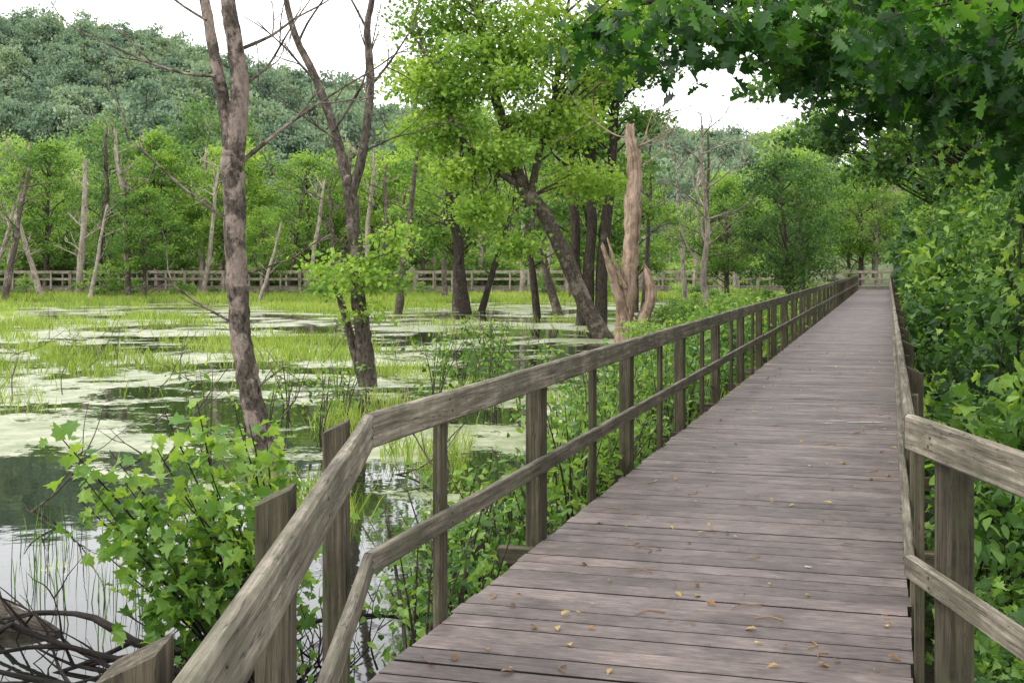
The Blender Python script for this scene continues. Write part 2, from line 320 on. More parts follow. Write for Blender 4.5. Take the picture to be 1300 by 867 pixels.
while True:
    c=org+D*s
    if c[1]>YE+1.5:break
    gap=.015+rng.normal(0,.0015)
    jn=min(abs(s+pitch/2-jj) for jj in joints)
    if jn<pitch/2: gap=.034
    a=s+gap/2;b_=s+pitch-gap/2
    w=3
    e0,e1=rng.normal(0,.006,2)
    poly=[org+D*a-PR*w,org+D*a+PR*w,org+D*b_+PR*w,org+D*b_-PR*w]
    poly=[np.array(p) for p in poly]
    poly=clip(poly,PR,Lc@PR+e0-.015)
    if len(poly)>2: poly=clip(poly,-PR,-(Rc@PR+.015+e1))
    if len(poly)>2: poly=clip(poly,mn,Lc@mn+.004)
    if len(poly)>2: plank(deck,poly,PR,0,.03,np.clip(rng.normal(.5,.27),0,1))
    s+=pitch
Dn=nrm(np.array([-.033,1.]));Pn=np.array([Dn[1],-Dn[0]])
y=-4.
while y<5.2:
    c=np.array([.5,y]);poly=[c-Pn*3,c+Pn*3,c+Pn*3+Dn*(pitch-.015),c-Pn*3+Dn*(pitch-.015)]
    poly=clip(poly,Pn,Lc@Pn-.015);poly=clip(poly,-Pn,-(Rc@Pn+.015)) if len(poly)>2 else poly
    poly=clip(poly,-mn,-(Lc@mn-.004)) if len(poly)>2 else poly
    if len(poly)>2: plank(deck,poly,Pn,0,.03,np.clip(rng.normal(.5,.25),0,1))
    y+=pitch
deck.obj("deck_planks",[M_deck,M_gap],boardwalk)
st=MB()
for off in (-.03,None):
    A,B=(Lc+PR*.03,Lend) if off else (Rc-PR*.03,Rend)
    board(st,v3(A,-.14),v3(B+(PR*.03 if off else -PR*.03),-.14),[PR[0],PR[1],0],.04,.20,segs=1,var=.3)
A=Lc+Pn*.03;B=A-Dn*9;board(st,v3(B,-.14),v3(A,-.14),[1,0,0],.04,.2,var=.3)
A=Rc-Pn*.03;B=A-Dn*9;board(st,v3(B,-.14),v3(A,-.14),[1,0,0],.04,.2,var=.3)
A=(Lc+Rc)/2;board(st,v3(A,-.14),v3((Lend+Rend)/2,-.14),[PR[0],PR[1],0],.05,.2,var=.3)
st.obj("joists",[M_post],boardwalk)
mb=MB()
for (cx,cy,rx,ry) in [(3.72,13.3,.22,.035),(3.45,13.42,.10,.03),(3.3,13.2,.05,.02),(1.62,6.9,.02,.02)]:
    a=np.linspace(0,2*math.pi,14,endpoint=False);rr=1+.3*rng.normal(0,1,14)
    V=[(cx+math.cos(q)*rx*f,cy+math.sin(q)*ry*f,.0075) for q,f in zip(a,rr)];mb.add(V,[list(range(14))])
ms_,nt_,nd_,lk_,b_s=newmat("chalky_stain");b_s.inputs["Base Color"].default_value=(.42,.40,.38,1);b_s.inputs["Roughness"].default_value=.9
mb.obj("deck_stain",[ms_],boardwalk)
def railing(name,A,B,out,postspos,balpos,seglen=5.5,z0=0.,blocks=True,poff=0.,pw=.15):
    root=empty(name)
    d=nrm(B-A);L=np.linalg.norm(B-A);o3=np.array([out[0],out[1],0])
    rm=MB();pm=MB();bm=MB()
    q=0
    while q<L-.01:
        e=min(L,q+seglen)
        ja=rng.normal(0,.002)
        sg=6 if q<12 else 1
        board(rm,v3(A+d*q,z0+.997+ja),v3(A+d*(e-.004),z0+.997+ja),o3,.040,.14,cham=.009,segs=sg,warp=.0014,var=rng.uniform(.35,.95))
        board(rm,v3(A+d*q,z0+.47+ja),v3(A+d*(e-.004),z0+.47+ja),o3,.038,.09,cham=.006,segs=sg,warp=.0014,var=rng.uniform(.2,.7))
        q=e
    for p in postspos:
        c=A+d*p+out*(.02+.05+.002+poff)
        zz=z0+1.05+rng.normal(0,.008)
        board(pm,v3(c,min(z0-.2,-1.3)),v3(c,zz),o3,.095,pw,cham=.005,chtop=.045,var=rng.uniform(.2,.8),segs=3)
        if poff: board(pm,v3(c-out*(.05+poff),z0+.9),v3(c,z0+.9),[0,0,1],.05,.03,var=.4)
        if blocks:
            c2=A+d*(p-.125)
            board(pm,v3(c2-out*.6,z0-.085),v3(c2+out*.27,z0-.085),[d[0],d[1],0],.085,.105,var=.8)
    for p in balpos:
        c=A+d*p+out*(.02+.021)
        board(pm,v3(c,z0-.16),v3(c,z0+1.02),o3,.038,.105,cham=.004,var=rng.uniform(.3,.9))
    for p in list(postspos)+list(balpos):
        if p<22:
            for zz in (1.02,.975,.485,.455):
                c=v3(A+d*(p+rng.normal(0,.012)),z0+zz+rng.normal(0,.004))
                tube(bm,[c-o3*.018,c-o3*.0235],[.0055,.0055],8,1,0,0,False)
    rm.obj("rails",[M_rail],root);pm.obj("posts",[M_post],root)
    if bm.n: bm.obj("screws",[M_bolt],root)
    return root
pp=[2.75*k for k in range(1,32)]
bb=[.95]+[2.75*k+1.38 for k in range(1,31)]
railing("wooden_railing",Lc,Lend,-PR,pp,bb)
railing("wooden_railing",Rc,Rend,PR,pp,[.22,1.3]+bb[1:])
railing("wooden_railing",Lc-Dn*8,Lc-Dn*.0,-Pn,[8-.04,8-1.58,8-3.02,8-5.6],[],seglen=4.1,poff=.05,pw=.13,blocks=False)
railing("wooden_railing",Rc-Dn*8,Rc-Dn*.0,Pn,[8-.27,8-3.3,8-6.2],[8-1.9,8-4.6],seglen=4.1)
# ---- cross boardwalk in the distance
cb=empty("distant_boardwalk");mb=MB();z0=.22
CA=np.array([-42.,89.]);CB=np.array([36.,89.3]);dc=nrm(CB-CA);pc=np.array([-dc[1],dc[0]]);Lx=np.linalg.norm(CB-CA)
mdk=MB()
board(mdk,v3(CA+pc*1.1,z0-.03),v3(CB+pc*1.1,z0-.03),[pc[0],pc[1],0],2.2,.06,var=.6)
board(mb,v3(CA-pc*.02,z0-.2),v3(CB-pc*.02,z0-.2),[pc[0],pc[1],0],.06,.26,var=.3)
gap0=(TH*YE+LA-.2)-CA[0];gap1=(TH*YE+RA+.6)-CA[0]
for side,o in ((0,-1),(2.2,1)):
    for zc,h in ((1.0,.2),(.5,.15),):
        if side==0:
            board(mb,v3(CA,z0+zc),v3(CA+dc*gap0,z0+zc),[pc[0],pc[1],0],.05,h,segs=20,var=.8,warp=.006)
            board(mb,v3(CA+dc*gap1,z0+zc),v3(CB,z0+zc),[pc[0],pc[1],0],.05,h,segs=2,var=.8)
        else: board(mb,v3(CA+pc*side,z0+zc),v3(CB+pc*side,z0+zc),[pc[0],pc[1],0],.05,h,segs=20,var=.8,warp=.006)
    n=0;q=0
    while q<Lx:
        big=n%2==0;w=.2 if big else .12
        if not(side==0 and gap0<q<gap1):
            board(mb,v3(CA+dc*q+pc*(side+o*.08),-1.3 if big else z0-.2),v3(CA+dc*q+pc*(side+o*.08),z0+1.08),[dc[0],dc[1],0],w,.1,var=rng.uniform(.4,1))
        q+=1.35;n+=1
mdk.obj("deck",[M_deck],cb);mb.obj("rails_and_posts",[M_railfar],cb)
# ---------------------------------------------------------------- debris on deck
mb=MB();N=300
yy=5.1+24*rng.uniform(0,1,N)**1.4;uu=rng.uniform(.03,.98,N)
C=np.stack([TH*yy+LA+uu*(RA-LA),yy,np.full(N,.014)],-1)
leaves(mb,C,rng.uniform(.022,.065,N),rng.uniform(0,1,N),'simple',up=4.5)
for k in range(30):
    y_=rng.uniform(5.2,14);x_=TH*y_+LA+rng.uniform(.1,2);a_=rng.uniform(0,6.28);l_=rng.uniform(.03,.10)
    tube(mb,[(x_,y_,.006),(x_+math.cos(a_)*l_,y_+math.sin(a_)*l_,.008),(x_+math.cos(a_+.6)*l_*1.8,y_+math.sin(a_+.6)*l_*1.8,.006)],[.003,.003,.002],5,2)
mb.obj("fallen_leaves",[M_dry])
# ---------------------------------------------------------------- trees standing in water
def xz(pts,y,dy=None):
    return [(x,y+(0 if dy is None else dy[i]),z) for i,(x,z) in enumerate(pts)]
t=empty("dead_tree");mb=MB();Y0=13.6
tube(mb,xz([(-2.46,-1.2),(-2.52,-.75),(-2.76,.02),(-2.91,.78),(-2.98,1.72),(-3.01,2.74),(-3.03,2.95)],Y0),[.18,.15,.125,.112,.112,.12,.09],18,12,.07,wob=.007)
tube(mb,xz([(-3.0,2.6),(-3.10,3.25),(-3.25,4.01),(-3.36,4.52),(-3.55,5.3),(-3.65,6.3)],Y0,[0,.05,.1,.2,.3,.3]),[.09,.075,.06,.055,.045,.03],12,8,.08)
tube(mb,xz([(-3.02,2.6),(-2.93,3.5),(-2.97,4.01),(-3.05,4.52),(-3.1,5.4),(-3.0,6.6)],Y0,[0,-.05,-.1,-.1,0,0]),[.105,.10,.09,.08,.07,.04],14,8,.09)
for P,d,L,r in [((-2.95,Y0,2.75),(.35,0,.55),1.5,.028),((-2.9,Y0,3.6),(.6,-.2,.5),1.3,.02),((-3.0,Y0,2.1),(-.8,.1,.35),1.5,.022),((-2.93,Y0,1.0),(-.6,-.2,.6),1.1,.018),
   ((-3.0,Y0,1.55),(.8,.1,.1),.9,.015),((-3.2,Y0,3.7),(-.7,0,.3),1.4,.02),((-3.3,Y0,4.3),(-.6,.2,.4),1.3,.018),((-2.9,Y0,4.0),(.7,.1,.4),1.4,.02),((-2.78,Y0,.3),(.5,-.3,.3),.6,.012)]:
    twigs(mb,P,d,L,r,2,0,.6,.1,3)
mb.obj("trunk",[M_barkA],t)
t=empty("tree");mb=MB();Y0=24.7
tube(mb,xz([(-2.75,-1.3),(-2.81,-.85),(-2.90,.08),(-3.0,1.0),(-3.09,2.24),(-3.17,3.16),(-3.2,3.4)],Y0),[.25,.19,.16,.14,.125,.13,.11],14,8,.08,wob=.01)
tube(mb,xz([(-3.15,3.0),(-3.47,4.24),(-3.86,5.32),(-4.25,6.1),(-4.48,6.87),(-4.7,8.2)],Y0,[0,.1,.2,.3,.4,.4]),[.11,.095,.08,.07,.055,.03],10,6,.08)
tube(mb,xz([(-3.15,3.0),(-2.9,3.93),(-2.75,5.17),(-2.80,6.25),(-2.7,6.87),(-2.6,8.4)],Y0,[0,-.1,-.2,-.3,-.3,0]),[.105,.085,.08,.065,.055,.03],10,6,.08)
tube(mb,xz([(-2.75,-1.2),(-3.02,-.3),(-3.15,.15),(-3.37,.92),(-3.5,1.2)],Y0,[0,.1,.1,.2,.2]),[.12,.1,.09,.07,.05],8,4,.08,jag=.08)
for P,d,L,r in [((-3.86,Y0,5.3),(-.6,0,.5),1.6,.03),((-3.5,Y0,4.3),(.3,.1,.9),2.2,.035),((-2.75,Y0,5.2),(.5,0,.6),1.8,.03),((-2.8,Y0,6.2),(-.4,0,.8),1.8,.03),((-4.2,Y0,6.0),(.3,0,.9),1.8,.03),
   ((-3.05,Y0,1.9),(-.7,-.2,.4),1.2,.025),((-3.05,Y0,1.6),(.7,-.2,.3),1.2,.025),((-2.9,Y0,3.9),(.7,0,.3),1.5,.025),((-3,Y0,2.7),(-.9,0,.2),1.8,.022),((-3.4,Y0,4.1),(-.9,0,.35),1.9,.025)]:
    twigs(mb,P,d,L,r,2,0,.6,.15,3)
mb.obj("trunk",[M_bark],t)
lf=MB()
crown(lf,[(-3.55,Y0-.2,1.5,.6,.5,.45,22),(-2.6,Y0-.3,1.9,.65,.5,.45,28),(-3.0,Y0-.5,1.35,.8,.5,.35,22),(-2.2,Y0,2.2,.4,.4,.25,14),(-2.9,Y0-.3,.75,.5,.4,.3,8),(-2.3,Y0-.3,1.4,.5,.4,.25,14)],.105,14,.24,'maple',vb=.2,droop=.4)
lf.obj("shoots",[M_leafy],t)
# big leaning maple
t=empty("maple_tree");mb=MB();Y0=41.
PC=tube(mb,xz([(3.15,-1.3),(3.02,-.83),(2.43,.32),(1.66,2.11),(1.02,3.39),(.31,4.29),(0,5.44),(-.5,6.97),(-.9,8.6),(-1.1,10.5)],Y0),[.40,.33,.27,.25,.24,.23,.18,.15,.12,.06],14,7,.07)
PC2=tube(mb,xz([(.4,4.2),(-.6,4.8),(-1.5,5.6),(-2.3,7.),(-2.9,8.8)],Y0,[0,-.3,-.8,-1,-1]),[.14,.11,.09,.07,.04],8,4)
PC3=tube(mb,xz([(.6,3.9),(.9,5.4),(1.4,7.2),(1.6,9.),(2.0,11)],Y0,[0,.3,.6,.6,.6]),[.15,.12,.1,.08,.04],8,4)
TR=np.concatenate([PC[35:],PC2,PC3])
lf=MB()
bl=[(-1.3,Y0,8.2,2.1,2.2,1.3,70),(.8,Y0,9.2,2.1,2.2,1.4,66),(-2.4,Y0-.5,6.1,1.25,1.5,.8,38),(1.5,Y0,6.3,1.6,1.8,.8,42),(-2.6,Y0,9.8,1.3,1.6,1.0,32),(-.2,Y0,11.4,2.6,2.4,1.4,56),
    (-.4,Y0-1,5.3,1.0,1.2,.6,22),(2.9,Y0,8.2,1.4,1.8,1.1,36),(-.9,Y0-1,3.4,.95,.9,.5,20),(-1.6,Y0-1,4.6,.9,.9,.4,16),(2.5,Y0+.5,4.4,1.2,1.2,.6,24),(.2,Y0-1,2.3,.7,.8,.4,12),(-3.1,Y0-.4,7.6,1.0,1.2,.6,22),
    (3.8,Y0,10.3,1.7,1.8,1.1,34),(-3.2,Y0,11.6,1.2,1.4,.8,22),(-2.0,Y0-1.2,7.2,.9,.8,.5,16),(.1,Y0-1.4,7.4,1.0,.9,.5,18)]
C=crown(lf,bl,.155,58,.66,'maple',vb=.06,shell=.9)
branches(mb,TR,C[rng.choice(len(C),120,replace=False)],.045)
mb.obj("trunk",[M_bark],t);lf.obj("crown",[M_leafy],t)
# Snag
t=empty("dead_tree_snag");mb=MB();Y0=38.
tube(mb,xz([(3.35,-1.3),(3.33,-.77),(3.44,.41),(3.58,2.0),(3.66,3.4),(3.68,4.6),(3.56,5.7)],Y0),[.33,.29,.25,.23,.25,.21,.15],16,8,.13,jag=.35,wob=.015)
tube(mb,xz([(3.5,-.9),(3.25,.5),(3.0,1.4),(2.75,2.15)],Y0-.2),[.26,.18,.15,.05],9,5,.15,jag=.25)
tube(mb,xz([(3.6,-.9),(4.05,0.3),(4.18,.9),(3.98,1.7)],Y0-.1),[.22,.18,.17,.07],9,5,.15,jag=.3)
tube(mb,xz([(3.4,1.),(3.1,1.7),(2.85,2.5)],Y0-.3),[.08,.06,.02],6,4,.15,jag=.1)
for z in (5.2,5.5,4.9,4.5): twigs(mb,(3.6,Y0,z),(rng.choice([-1,1]),0,.4),1.7,.03,2,0,.6,.1,3)
mb.obj("trunk",[M_snag],t)
def bare(name,base,h,lean,r,mat,br=8,dep=2,jag=.1,thick=.25):
    t=empty(name);mb=MB();b=np.array(base,float);z=np.linspace(-.6,h,7)
    pts=[b+np.array([lean[0]*(zz/h)+rng.normal(0,.02*h/3),lean[1]*zz/h,zz]) for zz in z]
    P=tube(mb,pts,np.linspace(r,r*thick,7),9,4,.1,jag=jag)
    for k in range(br):
        p=P[rng.integers(len(P)//3,len(P))];a=rng.uniform(0,6.28)
        twigs(mb,p,(math.cos(a),math.sin(a),.5),h*rng.uniform(.12,.28),r*.25,dep,0,.55,.2,3)
    mb.obj("trunk",[mat],t);return t
bare("dead_tree",(6.95,45,-.6),7.2,(-.1,0),.15,M_pale,12)
bare("dead_tree",(8.4,55,-.6),8,(.2,0),.15,M_bark,10)
bare("dead_tree",(6.0,58,-.6),9,(.5,0),.14,M_bark,8)
bare("dead_tree",(9.6,70,-.6),8,(-.5,0),.16,M_pale,8)
for (x,lx) in ((2.7,-.4),(3.05,.15)): bare("tree",(x,50,-.7),8.5,(lx,0),.25,M_barkd,3,1,thick=.5)
# leafy tree behind the snag, its crown filling the top centre
t=empty("maple_tree");mb=MB();lf=MB()
PT=tube(mb,[(3.5,50,-1.3),(3.6,50,2),(3.9,50,5),(4.1,50,8),(4.3,50,11.5)],[.28,.23,.19,.15,.06],9,6,.08)
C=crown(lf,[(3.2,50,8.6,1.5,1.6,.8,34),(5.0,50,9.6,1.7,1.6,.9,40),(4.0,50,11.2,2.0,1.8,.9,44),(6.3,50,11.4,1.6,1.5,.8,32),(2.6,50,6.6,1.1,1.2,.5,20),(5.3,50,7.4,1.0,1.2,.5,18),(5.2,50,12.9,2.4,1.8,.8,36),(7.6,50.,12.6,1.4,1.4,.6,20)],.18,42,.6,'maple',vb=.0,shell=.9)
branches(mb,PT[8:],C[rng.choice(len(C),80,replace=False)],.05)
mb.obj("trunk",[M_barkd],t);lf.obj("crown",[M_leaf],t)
bare("tree",(-2.35,64,-.7),8,(-1.1,0),.33,M_barkd,4,1,thick=.5)
bare("tree",(-1.6,66,-.7),6,(1.8,0),.2,M_barkd,4,1,thick=.4)
bare("tree",(2.2,60,-.7),7,(-1.8,0),.25,M_bark,4,1,thick=.4)
bare("tree",(1.2,57,-.7),7,(-.9,0),.2,M_barkd,4,1,thick=.4)
bare("tree",(-5.6,62,-.7),8,(.9,0),.22,M_bark,6,2,thick=.4)
for (x,y,h,lx,r) in [(-33,82,8.5,1.5,.24),(-31,83,5.5,-1.6,.24),(-29.5,86,9.5,.4,.28),(-35,84,6,1.8,.18),(-25.5,84,8,-.3,.22),(-21,86,9,1.,.2),(-18.2,84,6,-.8,.16),(-14,86,8.,1.2,.2),(-11.6,84,7.5,-.6,.18),(-9,86,9,.4,.2),(-7,78,7,.4,.16),(-16,80,5,1.4,.13),(-4.4,84,9,-.4,.2),(.6,86,10,.3,.2),(4,84,8,-.5,.18),(12.5,86,9,.3,.2),(15,84,7,-.3,.16),(-10.2,86,10,.8,.2),(-27.4,82,6.,1,.16),(-23,93,11,.6,.25),(-19,94,11,-.6,.22),(-6,95,12,.5,.25),(7,94,10,.5,.2),(9.8,92,9,-.5,.2),(-31,95,12,.5,.25),(-38,86,10,-1,.25),(-36.5,91,11,1.5,.25),(-27.8,92,12,-1.2,.25),(-12.5,92,11,.8,.22),(-2,93,11,-.9,.22),(2.5,92,11,.7,.2),(-16.3,92,9,1.2,.2)]:
    bare("dead_tree",(x,y,-.6),h,(lx,0),r,M_pale if rng.random()<.7 else M_bark,6,1,.4,.45)
# ---------------------------------------------------------------- template trees
def template(name,h,R,nb,nc,per,size,rc,kind,matl,base=.25,matb=M_bark,up=.6,tr=.14,vb=0,shell=.6):
    mb=MB();lf=MB()
    lean=rng.normal(0,.06*h,2)
    tp=[(0,0,-.8)]+[(lean[0]*f*f,lean[1]*f*f,h*f) for f in (.15,.35,.6,.9)]
    P=tube(mb,tp,[tr*1.3,tr,tr*.8,tr*.55,tr*.2],8,4,.08)
    bl=[]
    for k in range(nb):
        f=(k+.5)/nb;zz=h*(base+(1-base)*f*.95)
        prof=math.sin(math.pi*min(1,.18+.75*f))**.6
        a=k*2.4+rng.uniform(-.4,.4);rr=R*prof*rng.uniform(.35,.85)*(0.25 if f>.93 else 1)
        s_=R*rng.uniform(.26,.44)
        bl.append((lean[0]*f+math.cos(a)*rr,lean[1]*f+math.sin(a)*rr,zz,s_,s_,s_*rng.uniform(.4,.65),max(3,int(nc*rng.uniform(.7,1.3)))))
    C=crown(lf,bl,size,per,rc,kind,1,vb=vb,up=up,shell=shell)
    branches(mb,P[4:],[np.array(b[:3]) for b in bl],tr*.35)
    branches(mb,P[4:],C[rng.choice(len(C),min(30,len(C)),replace=False)],tr*.16)
    off=mb.n
    mb.V+=lf.V;mb.F+=[f+off for f in lf.F];mb.var+=lf.var;mb.g+=lf.g;mb.m+=lf.m;mb.sm+=lf.sm;mb.n+=lf.n
    return mb.mesh(name,[matb,matl])
TF=[template("far_tree_mesh",15,4.4,20,8,22,.38,.9,'far',MF1,.2,tr=.26,vb=.08,matb=M_pale if k==1 else M_bark) for k in range(3)]
TF+=[template("far_tree_mesh",15,4.0,16,7,22,.36,.9,'far',MF2,.25,tr=.25,vb=.05,matb=M_pale if k==1 else M_bark) for k in range(2)]
TF+=[template("far_tree_mesh",14,4.3,20,9,20,.38,.9,'far',MF3,.12,tr=.28,vb=.1) for k in range(1)]
mf=empty("distant_forest")
for row,(yy,n,x0,x1,hh) in enumerate([(97,12,-46,40,.68),(106,16,-52,52,.86),(120,19,-60,64,1.02),(140,22,-75,85,1.14),(165,24,-95,110,1.2)]):
    for q in range(n):
        x=x0+(x1-x0)*(q+rng.uniform(.1,.9))/n;y=yy+rng.uniform(-4,4)
        px=650+1600*x/y
        s_=hh*rng.uniform(.68,1.22)
        if 800<px<980: s_*=.72
        if 400<px<520: s_*=.85
        inst("tree_instance",TF[rng.choice([0,1,2,3,4,5],p=[.2,.17,.18,.16,.14,.15])],(x,y,-.5+.004*max(0,y-90)),rng.uniform(0,6.28),(s_*.95,s_*.95,s_*rng.uniform(.9,1.15)),mf)
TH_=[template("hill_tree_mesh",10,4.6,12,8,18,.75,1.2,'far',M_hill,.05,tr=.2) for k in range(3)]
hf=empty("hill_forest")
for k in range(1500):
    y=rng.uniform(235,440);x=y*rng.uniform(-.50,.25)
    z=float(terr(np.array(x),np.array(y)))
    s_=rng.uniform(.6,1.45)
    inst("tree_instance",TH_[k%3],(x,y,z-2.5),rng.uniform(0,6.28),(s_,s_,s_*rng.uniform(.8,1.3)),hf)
SH=[template("shore_shrub_mesh",2.4,1.7,10,7,22,.2,.35,'far',MF2 if k else MF1,.03,tr=.05) for k in range(3)]
ss=empty("shore_shrubs")
for k in range(120):
    fr=k%6==0
    x=rng.uniform(-42,12 if fr else 22);y=rng.uniform(85,87.5) if fr else rng.uniform(93,99)
    s_=rng.uniform(.25,.6) if fr else rng.uniform(.7,1.5)
    inst("shrub_instance",SH[k%3],(x,y,-.55),rng.uniform(0,6.28),(s_*1.3,s_,s_),ss)
for (x,y,s_) in [(-27.5,85,1.0),(-38,84,1.5),(-12,85,.8),(6,84,.8)]: inst("shrub_instance",SH[1],(x,y,-.6),0,(s_*1.2,s_,s_),ss)
for k in range(46):
    y=rng.uniform(30,80);x=TH*y+LA-rng.uniform(1.2,1.2+shore_s(y)+.6)
    s_=rng.uniform(.3,.65)*min(1,.55+y/140)
    inst("shrub_instance",SH[k%3],(x,y,-.65),rng.uniform(0,6.28),(s_,s_,s_*.9),ss)
TN=[template("mid_tree_mesh",9,2.9,26,11,30,.19,.5,'simple',m_,bs_,tr=.16,vb=v_,shell=.9) for m_,v_,bs_ in ((M_leaf,.1,.28),(M_leafd,.1,.2),(M_leafy,0,.3))]
for (x,y,s_,k) in [(-2.9,66,1.25,0),(-6.5,92.5,1.25,2),(3.2,54,1.15,0),(-10.5,93,1.2,2),(-26,93,1.2,0),(-34,92,1.3,0),(6.5,66,.8,0),(-21,93,1.3,2),(-27,95,1.4,0),(-15,93,1.2,0),(-24.5,84,.85,0),(-16.5,85,.7,2)]:
    inst("leafy_tree",TN[k],(x,y,-.7),rng.uniform(0,6),(s_,s_,s_))
for (x,y,s_,k) in [(12.3,56,.82,1),(16.6,72,.95,1),(13.3,78,.9,0),(10.9,64,.75,0),
    (30.5,86,1.2,1),(33,96,1.3,0),(22,97,1.25,0),(28,101,1.3,0)]:
    inst("leafy_tree",TN[k],(x,y,-.6),rng.uniform(0,6),(s_,s_,s_))
TRt=[template("right_tree_mesh",9,3.1,24,14,26,.14,.42,'maple',m_,.16,tr=.17,matb=M_barkd,shell=.9,vb=v_) for m_,v_ in ((M_leaf,0),(M_leafd,.08))]
for (dd,y,s_,k) in [(4.3,13,.8,1),(3.6,18,.85,1),(3.4,23,.9,1),(4.2,28,1.0,0),(3.2,34,.9,1),(3.8,41,1.0,0),(3.6,49,1.0,1),(3.9,58,1.1,0),(4.2,68,1.1,1),(4.9,78,1.1,0),(7.5,20,1.2,1),(8,30,1.3,0),(8,42,1.3,1),(9,56,1.4,1),(9,72,1.4,0),(6.5,10,1.0,1)]:
    x=TH*y+RA+dd
    inst("broadleaf_tree",TRt[k],(x,y,-.3),rng.uniform(0,6),(s_,s_,s_))
def over_tree(name,x0,y0,bl,mat,size,per,rc,vb,nb=70):
    t=empty(name);mb=MB();lf=MB()
    P=tube(mb,[(x0,y0,-.8),(x0-.15,y0,2),(x0-.5,y0,4.5),(x0-.7,y0,7.5),(x0-.8,y0,10)],[.28,.22,.18,.12,.06],10,5,.1)
    C=crown(lf,bl,size,per,rc,'maple',vb=vb,droop=.3,shell=.9)
    branches(mb,P[6:],C[rng.choice(len(C),nb,replace=False)],.04)
    mb.obj("trunk",[M_barkd],t);lf.obj("crown",[mat],t)
over_tree("broadleaf_tree",12.6,33,[(8.2,33,5.2,1.3,1.4,.6,30),(9.6,33,6.2,1.5,1.5,.8,36),(8.6,33.5,7.2,1.4,1.4,.6,30),(10.6,33,4.9,1.4,1.4,.7,34),(7.2,33,6.3,1.0,1.2,.4,18),(11.2,33,7.4,1.6,1.6,.9,36),(9.3,32.5,4.2,1.0,1.0,.35,20),(11.8,32.6,3.7,1.0,1.0,.5,24),(9.2,33,8.6,1.6,1.5,.7,26)],M_leafd,.17,24,.42,.14)
over_tree("broadleaf_tree",9.9,23,[(6.4,23,4.9,1.0,1.1,.4,24),(7.4,23,5.5,1.2,1.2,.6,30),(6.2,23.4,6.2,1.1,1.1,.4,22),(8.4,23,4.6,1.1,1.2,.6,30),(8.6,23,6.3,1.3,1.2,.7,30),(5.2,23,5.8,.8,.9,.3,12),(7.3,22.6,3.9,.8,.8,.3,18),(8.8,22.6,3.3,.8,.9,.4,22)],M_leaf,.14,22,.34,.02)
# ---------------------------------------------------------------- oak overhanging from the right
t=empty("oak_tree");mb=MB();lf=MB()
tube(mb,[(4.7,8.6,-1),(4.6,8.5,.5),(4.5,8.4,2.2),(4.3,8.3,3.8),(4.2,8.2,6),(4.0,8.2,8.5)],[.3,.24,.22,.2,.15,.08],12,5,.1)
L1=tube(mb,[(4.45,8.4,2.6),(3.6,8.1,3.15),(2.6,7.8,3.35),(1.6,7.6,3.35),(.7,7.5,3.2)],[.07,.055,.04,.028,.012],8,4,.1)
L2=tube(mb,[(4.4,8.4,3.2),(3.5,9.4,3.7),(2.6,10.2,3.8),(1.8,10.6,3.7)],[.07,.05,.035,.02],8,4,.1)
L3=tube(mb,[(4.4,8.3,2.3),(3.7,7.2,2.75),(3.0,6.5,2.9),(2.2,6.2,2.95)],[.06,.04,.03,.012],8,4,.1)
L4=tube(mb,[(4.3,8.3,3.6),(3.2,8.6,4.3),(2.0,8.8,4.5),(.8,9,4.4)],[.07,.05,.035,.02],8,4,.1)
bl=[(.6,7.4,3.0,.35,.5,.16,8),(1.05,7.4,2.98,.4,.5,.2,12),(1.45,7.5,3.05,.4,.6,.22,14),(1.85,7.6,2.9,.4,.6,.32,20),(2.3,7.5,2.8,.45,.6,.38,27),(2.8,7.3,2.75,.5,.7,.42,30),(3.2,7.3,2.5,.42,.7,.5,31),
    (2.2,6.3,2.85,.4,.4,.2,11),(2.75,6.5,2.65,.4,.4,.3,17),(2.1,10.2,3.75,.8,.6,.35,20),(3.2,9.8,3.45,.8,.7,.5,28),(4.0,9.5,3.1,.8,.8,.7,32),(1.1,9,4.1,.9,.6,.3,12),(2.4,8.8,4.2,.9,.8,.4,14),(3.6,8.5,4.3,.9,.9,.5,12),(2.9,7.9,3.4,1.0,.7,.25,17),(1.7,7.8,3.4,.9,.6,.15,11)]
C=crown(lf,bl,.135,11,.18,'oak',droop=.7,up=.35,vb=.04)
branches(mb,np.concatenate([L1,L2,L3,L4]),C[rng.choice(len(C),170,replace=False)],.008,0,4,.3,.1)
mb.obj("trunk_and_limbs",[M_barkd],t);lf.obj("leaves",[M_oak],t)
over_tree("maple_tree",8.3,15.2,[(5.0,15,3.6,.9,.9,.35,26),(6.0,15,4.2,1.1,1.0,.5,36),(5.0,15.5,5.0,1.2,1.2,.4,34),(6.6,15,5.6,1.3,1.2,.6,40),(4.2,15.2,4.5,.8,.9,.3,18),(6.6,14.6,3.1,.9,.9,.45,30),(7.6,14.8,4.3,1.0,1.0,.7,34),(5.8,14.8,2.9,.6,.7,.25,16)],M_leaf,.115,20,.28,.1)
